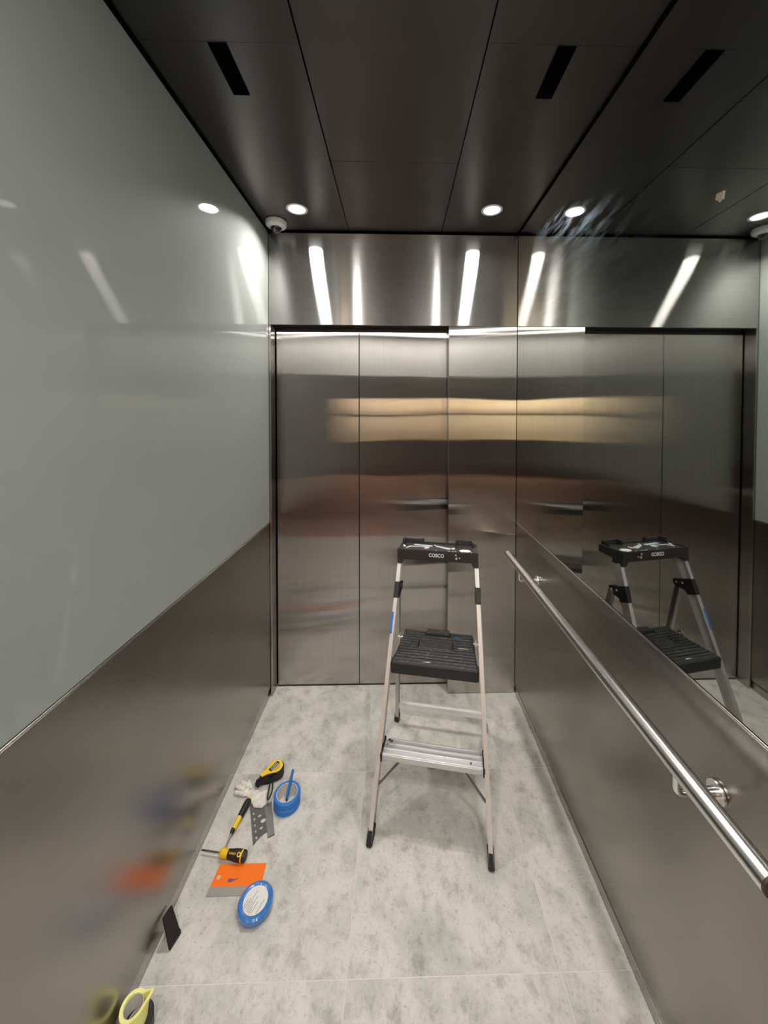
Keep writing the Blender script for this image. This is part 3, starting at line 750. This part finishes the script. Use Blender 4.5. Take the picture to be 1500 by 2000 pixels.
# ------------------------------------------------------------------ perforated grey plate and steel ruler under the glove
t = thing('perforated_plate', 'dark grey flat plate with oval and round holes sticking out under the glove', 'tool', (-0.545, 1.45, 0))
cu = bpy.data.curves.new('plate', 'CURVE'); cu.dimensions = '2D'; cu.fill_mode = 'BOTH'; cu.extrude = 0.0007
def loop(pts):
    s = cu.splines.new('POLY'); s.points.add(len(pts)-1); s.use_cyclic_u = True
    for p, q in zip(s.points, pts): p.co = (*q, 0, 1)
loop([(-0.6000, 1.500), (-0.5665, 1.430), (-0.5310, 1.355), (-0.5245, 1.370), (-0.5170, 1.382), (-0.5080, 1.391), (-0.4990, 1.3975), (-0.4940, 1.399), (-0.5140, 1.441), (-0.5345, 1.488), (-0.5480, 1.521)])
def oval(cx, cy, rx, ry, rot, n=18): return [(cx+rx*math.cos(a)*math.cos(rot)-ry*math.sin(a)*math.sin(rot), cy+rx*math.cos(a)*math.sin(rot)+ry*math.sin(a)*math.cos(rot)) for a in [2*math.pi*k/n for k in range(n)]]
pd = math.atan2(1.385-1.467, -0.532+0.571)
for k in range(5):
    f = k/4; loop(oval(-0.571+0.0425*f, 1.4665-0.0855*f, 0.0074, 0.0036, pd))
for cx, cy, r in ((-0.5445, 1.458, 0.0062), (-0.5245, 1.440, 0.0088), (-0.5225, 1.414, 0.0062)): loop(oval(cx, cy, r*1.15, r, 0.7))
tmp = bpy.data.objects.new('plate', cu); C.objects.link(tmp); bpy.context.view_layer.update()
me = bpy.data.meshes.new_from_object(tmp.evaluated_get(bpy.context.evaluated_depsgraph_get()))
bpy.data.objects.remove(tmp)
me.transform(WORLD[t.name].inverted() @ Matrix.Translation((0, 0, 0.0036))); me.materials.clear(); me.materials.append(MATS['grey_plate'])
o = bpy.data.objects.new('plate', me); C.objects.link(o); o.parent = t
t = thing('steel_ruler', 'narrow flat steel strip lying along the perforated plate', 'ruler', (-0.5, 1.45, 0))
bm = bmesh.new(); prism(bm, [(-0.4865, 1.3785), (-0.4630, 1.3905), (-0.5165, 1.5140), (-0.5400, 1.5030)], 0.0004, 0.0014)
obj('strip', bm, 'ruler_steel', t, world=True, smooth=0)
bm = bmesh.new(); prism(bm, [(-0.4865, 1.3785), (-0.4630, 1.3905), (-0.4645, 1.3940), (-0.4880, 1.3820)], 0.0004, 0.0017); obj('end_edge', bm, 'shank', t, world=True, smooth=0)

# ------------------------------------------------------------------ crumpled cotton glove
def glove():
    t = thing('work_glove', 'crumpled off white cotton work glove below the tape measure', 'glove', (-0.575, 1.53, 0))
    out = [(-0.561, 1.4785), (-0.542, 1.482), (-0.530, 1.495), (-0.529, 1.520), (-0.536, 1.550), (-0.552, 1.558), (-0.594, 1.556), (-0.618, 1.578), (-0.626, 1.585), (-0.640, 1.578), (-0.655, 1.585), (-0.672, 1.592), (-0.690, 1.586), (-0.692, 1.570), (-0.680, 1.556), (-0.664, 1.538), (-0.645, 1.526), (-0.628, 1.530), (-0.612, 1.516), (-0.597, 1.498), (-0.580, 1.484)]
    def inside(x, y):
        c = False; n = len(out)
        for i in range(n):
            x0, y0 = out[i]; x1, y1 = out[(i+1) % n]
            if (y0 > y) != (y1 > y) and x < (x1-x0)*(y-y0)/(y1-y0)+x0: c = not c
        return c
    def edge(x, y):
        best = 9; n = len(out); p = Vector((x, y))
        for i in range(n):
            a = Vector(out[i]); b = Vector(out[(i+1) % n]); ab = b-a
            k = max(0, min(1, (p-a).dot(ab)/ab.length_squared)); best = min(best, (p-a-ab*k).length)
        return best
    def rise(x, y):
        e = edge(x, y); h = 0.0150*min(1, math.sqrt(e/0.020))
        h *= 0.80+0.42*noise.noise(Vector((x*38, y*38, 0.3)))
        # one deep crease running from the thumb side to the cuff
        px, py = -0.625, 1.532; qx, qy = -0.545, 1.500
        ab = Vector((qx-px, qy-py)); k = max(0, min(1, (Vector((x-px, y-py))).dot(ab)/ab.length_squared))
        dd = (Vector((x, y))-Vector((px, py))-ab*k).length
        h -= 0.010*math.exp(-(dd/0.0045)**2)*(1-0.5*k)
        # folds between the finger tips
        if x < -0.605: h -= 0.006*max(0, math.sin(x*340+y*120))
        else: h += 0.0022*math.sin(x*150-y*230)
        return 0.0052+max(0.0006, h)
    bm = bmesh.new(); st = 0.0034; grid = {}
    for i in range(54):
        for j in range(40):
            x = -0.700+i*st; y = 1.472+j*st
            if inside(x, y): grid[i, j] = (bm.verts.new((x, y, rise(x, y))), bm.verts.new((x, y, 0.0046)))
    for (i, j) in list(grid):
        q = [(i, j), (i+1, j), (i+1, j+1), (i, j+1)]
        if all(k in grid for k in q):
            bm.faces.new([grid[k][0] for k in q]); bm.faces.new([grid[k][1] for k in q[::-1]])
    # pull the ragged grid edge onto the outline and close the side
    bd = [e for e in bm.edges if e.is_boundary]
    top = {grid[k][0]: grid[k][1] for k in grid}
    for e in bd:
        if e.verts[0] in top and e.verts[1] in top:
            a, b = e.verts
            try: bm.faces.new((a, b, top[b], top[a]))
            except ValueError: pass
    loose = [v for v in bm.verts if not v.link_faces]
    bmesh.ops.delete(bm, geom=loose, context='VERTS')
    for _ in range(3): bmesh.ops.smooth_vert(bm, verts=bm.verts[:], factor=0.5, use_axis_x=True, use_axis_y=True, use_axis_z=True)
    obj('palm', bm, 'cotton', t, world=True, smooth=180)
    # finger tubes flopping towards the wall
    for pts, r in (([(-0.630, 1.565, 0.014), (-0.655, 1.580, 0.015), (-0.676, 1.592, 0.011)], 0.0088), ([(-0.640, 1.550, 0.014), (-0.668, 1.560, 0.015), (-0.690, 1.574, 0.011)], 0.0088), ([(-0.617, 1.555, 0.015), (-0.630, 1.576, 0.015), (-0.643, 1.594, 0.011)], 0.0080), ([(-0.640, 1.538, 0.012), (-0.662, 1.538, 0.011), (-0.684, 1.548, 0.010)], 0.0078)):
        ps = [Vector(p) for p in pts]; path = []
        for k in range(9):
            u = k/8; path.append(ps[0]*(1-u)**2+ps[1]*2*u*(1-u)+ps[2]*u*u)
        rr = [r*(0.95+0.06*math.sin(k*2.1))*(1 if k < 7 else (0.8 if k == 7 else 0.35)) for k in range(9)]
        bm = bmesh.new(); tube(bm, path, rr, 14)
        obj('finger', bm, 'cotton', t, world=True, smooth=180)
    bm = bmesh.new(); tube(bm, [(-0.617, 1.523, 0.012), (-0.609, 1.519, 0.013), (-0.600, 1.514, 0.012)], [0.003, 0.005, 0.003], 12)
    obj('cuff_fold', bm, 'cotton', t, world=True, smooth=180)
glove()

# ------------------------------------------------------------------ tape measure
tx, ty = -0.5455, 1.6180
t = thing('tape_measure', 'yellow and black tape measure lying on its side above the glove', 'tape measure', (tx, ty, 0))
def outline(k):
    p = []
    cxx, cyy, rr = -0.536, 1.628, 0.033*k
    for i in range(19):
        a = math.radians(-65+i*200/18); p.append((cxx+rr*math.cos(a), cyy+rr*math.sin(a)))
    p += [(-0.5775-0.008*(k-1)*3, 1.612), (-0.5905-0.01*(k-1), 1.590), (-0.580, 1.578-0.02*(k-1)), (-0.560, 1.590-0.02*(k-1))]
    return p
bm = bmesh.new(); prism(bm, outline(1.08), 0.0015, 0.0395)
bmesh.ops.bevel(bm, geom=[e for e in bm.edges if abs(e.verts[0].co.z-e.verts[1].co.z) < 1e-5], offset=0.004, segments=3, affect='EDGES')
case = obj('case', bm, 'grip_black', t, world=True)
bm = bmesh.new(); prism(bm, outline(0.93), 0.039, 0.0412); fp = obj('face_plate', bm, 'tool_yellow', t, world=True, smooth=0, label='yellow face plate')
rot = math.radians(58); MT = WORLD[t.name].inverted() @ Matrix.Translation((-0.5420, 1.6270, 0.0412)) @ Matrix.Rotation(rot, 4, 'Z')
bm = bmesh.new(); prism(bm, [(-0.0215, -0.0095), (0.0205, -0.0095), (0.0245, -0.005), (0.0245, 0.005), (0.0205, 0.0095), (-0.0215, 0.0095), (-0.0245, 0.005), (-0.0245, -0.005)], 0, 0.0006, MT); obj('badge', bm, 'grip_black', fp, smooth=0)
text('lettering', 'STANLEY', 0.0095, MT @ Matrix.Translation((0, 0.0030, 0.0008)), 'white_print', fp, 0.0002, 0.036)
bm = bmesh.new(); box(bm, (-0.019, -0.0060, 0.0006), (0.019, -0.0036, 0.0009), MT); obj('print_bar', bm, 'white_print', fp, smooth=0)
for k, ln in enumerate((0.030, 0.022)):
    bm = bmesh.new(); box(bm, (-ln/2, -0.0172-0.0050*k, 0), (ln/2, -0.0150-0.0050*k, 0.0003), MT); obj('print_bar', bm, 'print_grey', fp, smooth=0)
bm = bmesh.new(); box(bm, (-0.012, -0.007, 0.0), (0.012, 0.008, 0.030), Matrix.Translation((-0.5905, 1.578, 0.004)) @ Matrix.Rotation(math.radians(52), 4, 'Z'))
bmesh.ops.bevel(bm, geom=bm.edges[:], offset=0.003, segments=2, affect='EDGES'); obj('nose', bm, 'grip_black', t, world=True)
bm = bmesh.new(); box(bm, (-0.0012, -0.009, 0.0), (0.0012, 0.009, 0.020), Matrix.Translation((-0.6000, 1.5735, 0.0085)) @ Matrix.Rotation(math.radians(-38), 4, 'Z')); obj('hook', bm, 'ruler_steel', t, world=True, smooth=0)
pts = []
lp = [(-0.5400, 1.596, 0.022), (-0.5335, 1.575, 0.028), (-0.5245, 1.553, 0.031), (-0.5190, 1.528, 0.030), (-0.5215, 1.504, 0.026), (-0.5280, 1.500, 0.026), (-0.5320, 1.516, 0.030), (-0.5360, 1.545, 0.031), (-0.5410, 1.570, 0.029), (-0.5480, 1.594, 0.022)]
for i in range(len(lp)-1):
    p0, p1, p2, p3 = [Vector(lp[max(0, min(len(lp)-1, i+k))]) for k in (-1, 0, 1, 2)]
    for k in range(5):
        u = k/5; pts.append(0.5*((2*p1)+(p2-p0)*u+(2*p0-5*p1+4*p2-p3)*u*u+(3*p1-p0-3*p2+p3)*u**3))
pts.append(Vector(lp[-1]))
bm = bmesh.new(); tube(bm, pts, 0.0029, 10); obj('wrist_strap', bm, 'rubber', t, world=True, label='black wrist strap loop')

# ------------------------------------------------------------------ black felt card leaning on the left wall
t = thing('felt_squeegee', 'small flat black felt card leaning against the left wall base', 'squeegee', (-0.68, 1.11, 0))
q = [Vector(p) for p in ((-0.6770, 1.0890, 0.001), (-0.6660, 1.1270, 0.001), (-0.7085, 1.1530, 0.0575), (-0.7085, 1.1080, 0.0760))]
n = (q[1]-q[0]).cross(q[3]-q[0]).normalized(); n = n if n.x > 0 else -n
bm = bmesh.new()
def rounded(q, r):
    o = []
    for i in range(4):
        a, b, c = q[i-1], q[i], q[(i+1) % 4]; o += [b+(a-b).normalized()*r, b+(c-b).normalized()*r]
    return o
poly = rounded(q, 0.003)
sweep(bm, [poly, [p+n*0.0035 for p in poly]]); obj('card', bm, 'felt_black', t, world=True, smooth=20)
bm = bmesh.new(); e0, e1 = q[0], q[1]; hgt = (q[3]-q[0]).normalized()*0.012
sweep(bm, [[e0+hgt*0.1, e1+hgt*0.1, e1+hgt, e0+hgt], [p+n*0.0052 for p in (e0+hgt*0.1, e1+hgt*0.1, e1+hgt, e0+hgt)]]); obj('felt_edge', bm, 'rubber', t, world=True, smooth=0)

# ------------------------------------------------------------------ yellow roll and black roll at the lower left
YX, YY = -0.6760, 0.9400
t = thing('black_tape_roll', 'black roll lying flat under the yellow roll', 'tape', (-0.6700, 0.9430, 0))
bm = bmesh.new(); lathe(bm, [(0.022, 0.0005), (0.0355, 0.0005), (0.0370, 0.002), (0.0370, 0.034), (0.0355, 0.0355), (0.022, 0.0355), (0.022, 0.0005)], 48); obj('roll', bm, 'tape_black', t)
bm = bmesh.new(); lathe(bm, [(0.0198, 0.001), (0.0218, 0.001), (0.0218, 0.035), (0.0198, 0.035), (0.0198, 0.001)], 36); obj('core', bm, 'card_core', t)
t = thing('yellow_tape_roll', 'upright yellow roll with a torn pointed rim, standing on the black roll', 'tape', (YX, YY, 0.0362))
bm = bmesh.new(); n = 72; ro, ri = 0.0300, 0.0225; H0 = 0.0430
rings = [[], [], [], [], [], []]
for k in range(n):
    a = 2*math.pi*k/n; c, s_ = math.cos(a), math.sin(a)
    d = (a-math.radians(33)+math.pi) % (2*math.pi)-math.pi
    sp = max(0.0, 1-abs(d)/0.62)**1.6                       # the torn corner flares out to a point
    h = H0+0.0022*math.sin(2*a+2.4)+0.007*sp
    for rg, (rad, z) in zip(rings, ((ro, 0.0003), (ro+0.003*sp, h*0.55), (ro+0.016*sp, h), (ri+0.0155*sp, h-0.0006), (ri+0.0025*sp, h*0.5), (ri, 0.0003))):
        rg.append(bm.verts.new((rad*c, rad*s_, z)))
m = len(rings)
for i in range(m):
    for k in range(n): bm.faces.new((rings[i][k], rings[i][(k+1) % n], rings[(i+1) % m][(k+1) % n], rings[(i+1) % m][k]))
obj('tape', bm, 'tape_yellow', t)
bm = bmesh.new(); lathe(bm, [(0.0212, 0.0006), (0.0224, 0.0006), (0.0224, 0.040), (0.0212, 0.040), (0.0212, 0.0006)], 48); obj('core', bm, 'card_core', t)

# ------------------------------------------------------------------ scrap of tape left on the mirror
t = thing('tape_scrap', 'tiny brownish scrap of tape stuck on the upper mirror', 'tape', (XR, 0.774, 2.06))
bm = bmesh.new(); M = Matrix(((0, 0, -1, XR), (1, 0, 0, 0), (0, 1, 0, 0), (0, 0, 0, 1)))
prism(bm, [(0.764, 2.066), (0.782, 2.069), (0.785, 2.058), (0.777, 2.052), (0.774, 2.046), (0.767, 2.050)], 0.0002, 0.0022, M)
obj('scrap', bm, 'beige_tape', t, world=True, smooth=0)
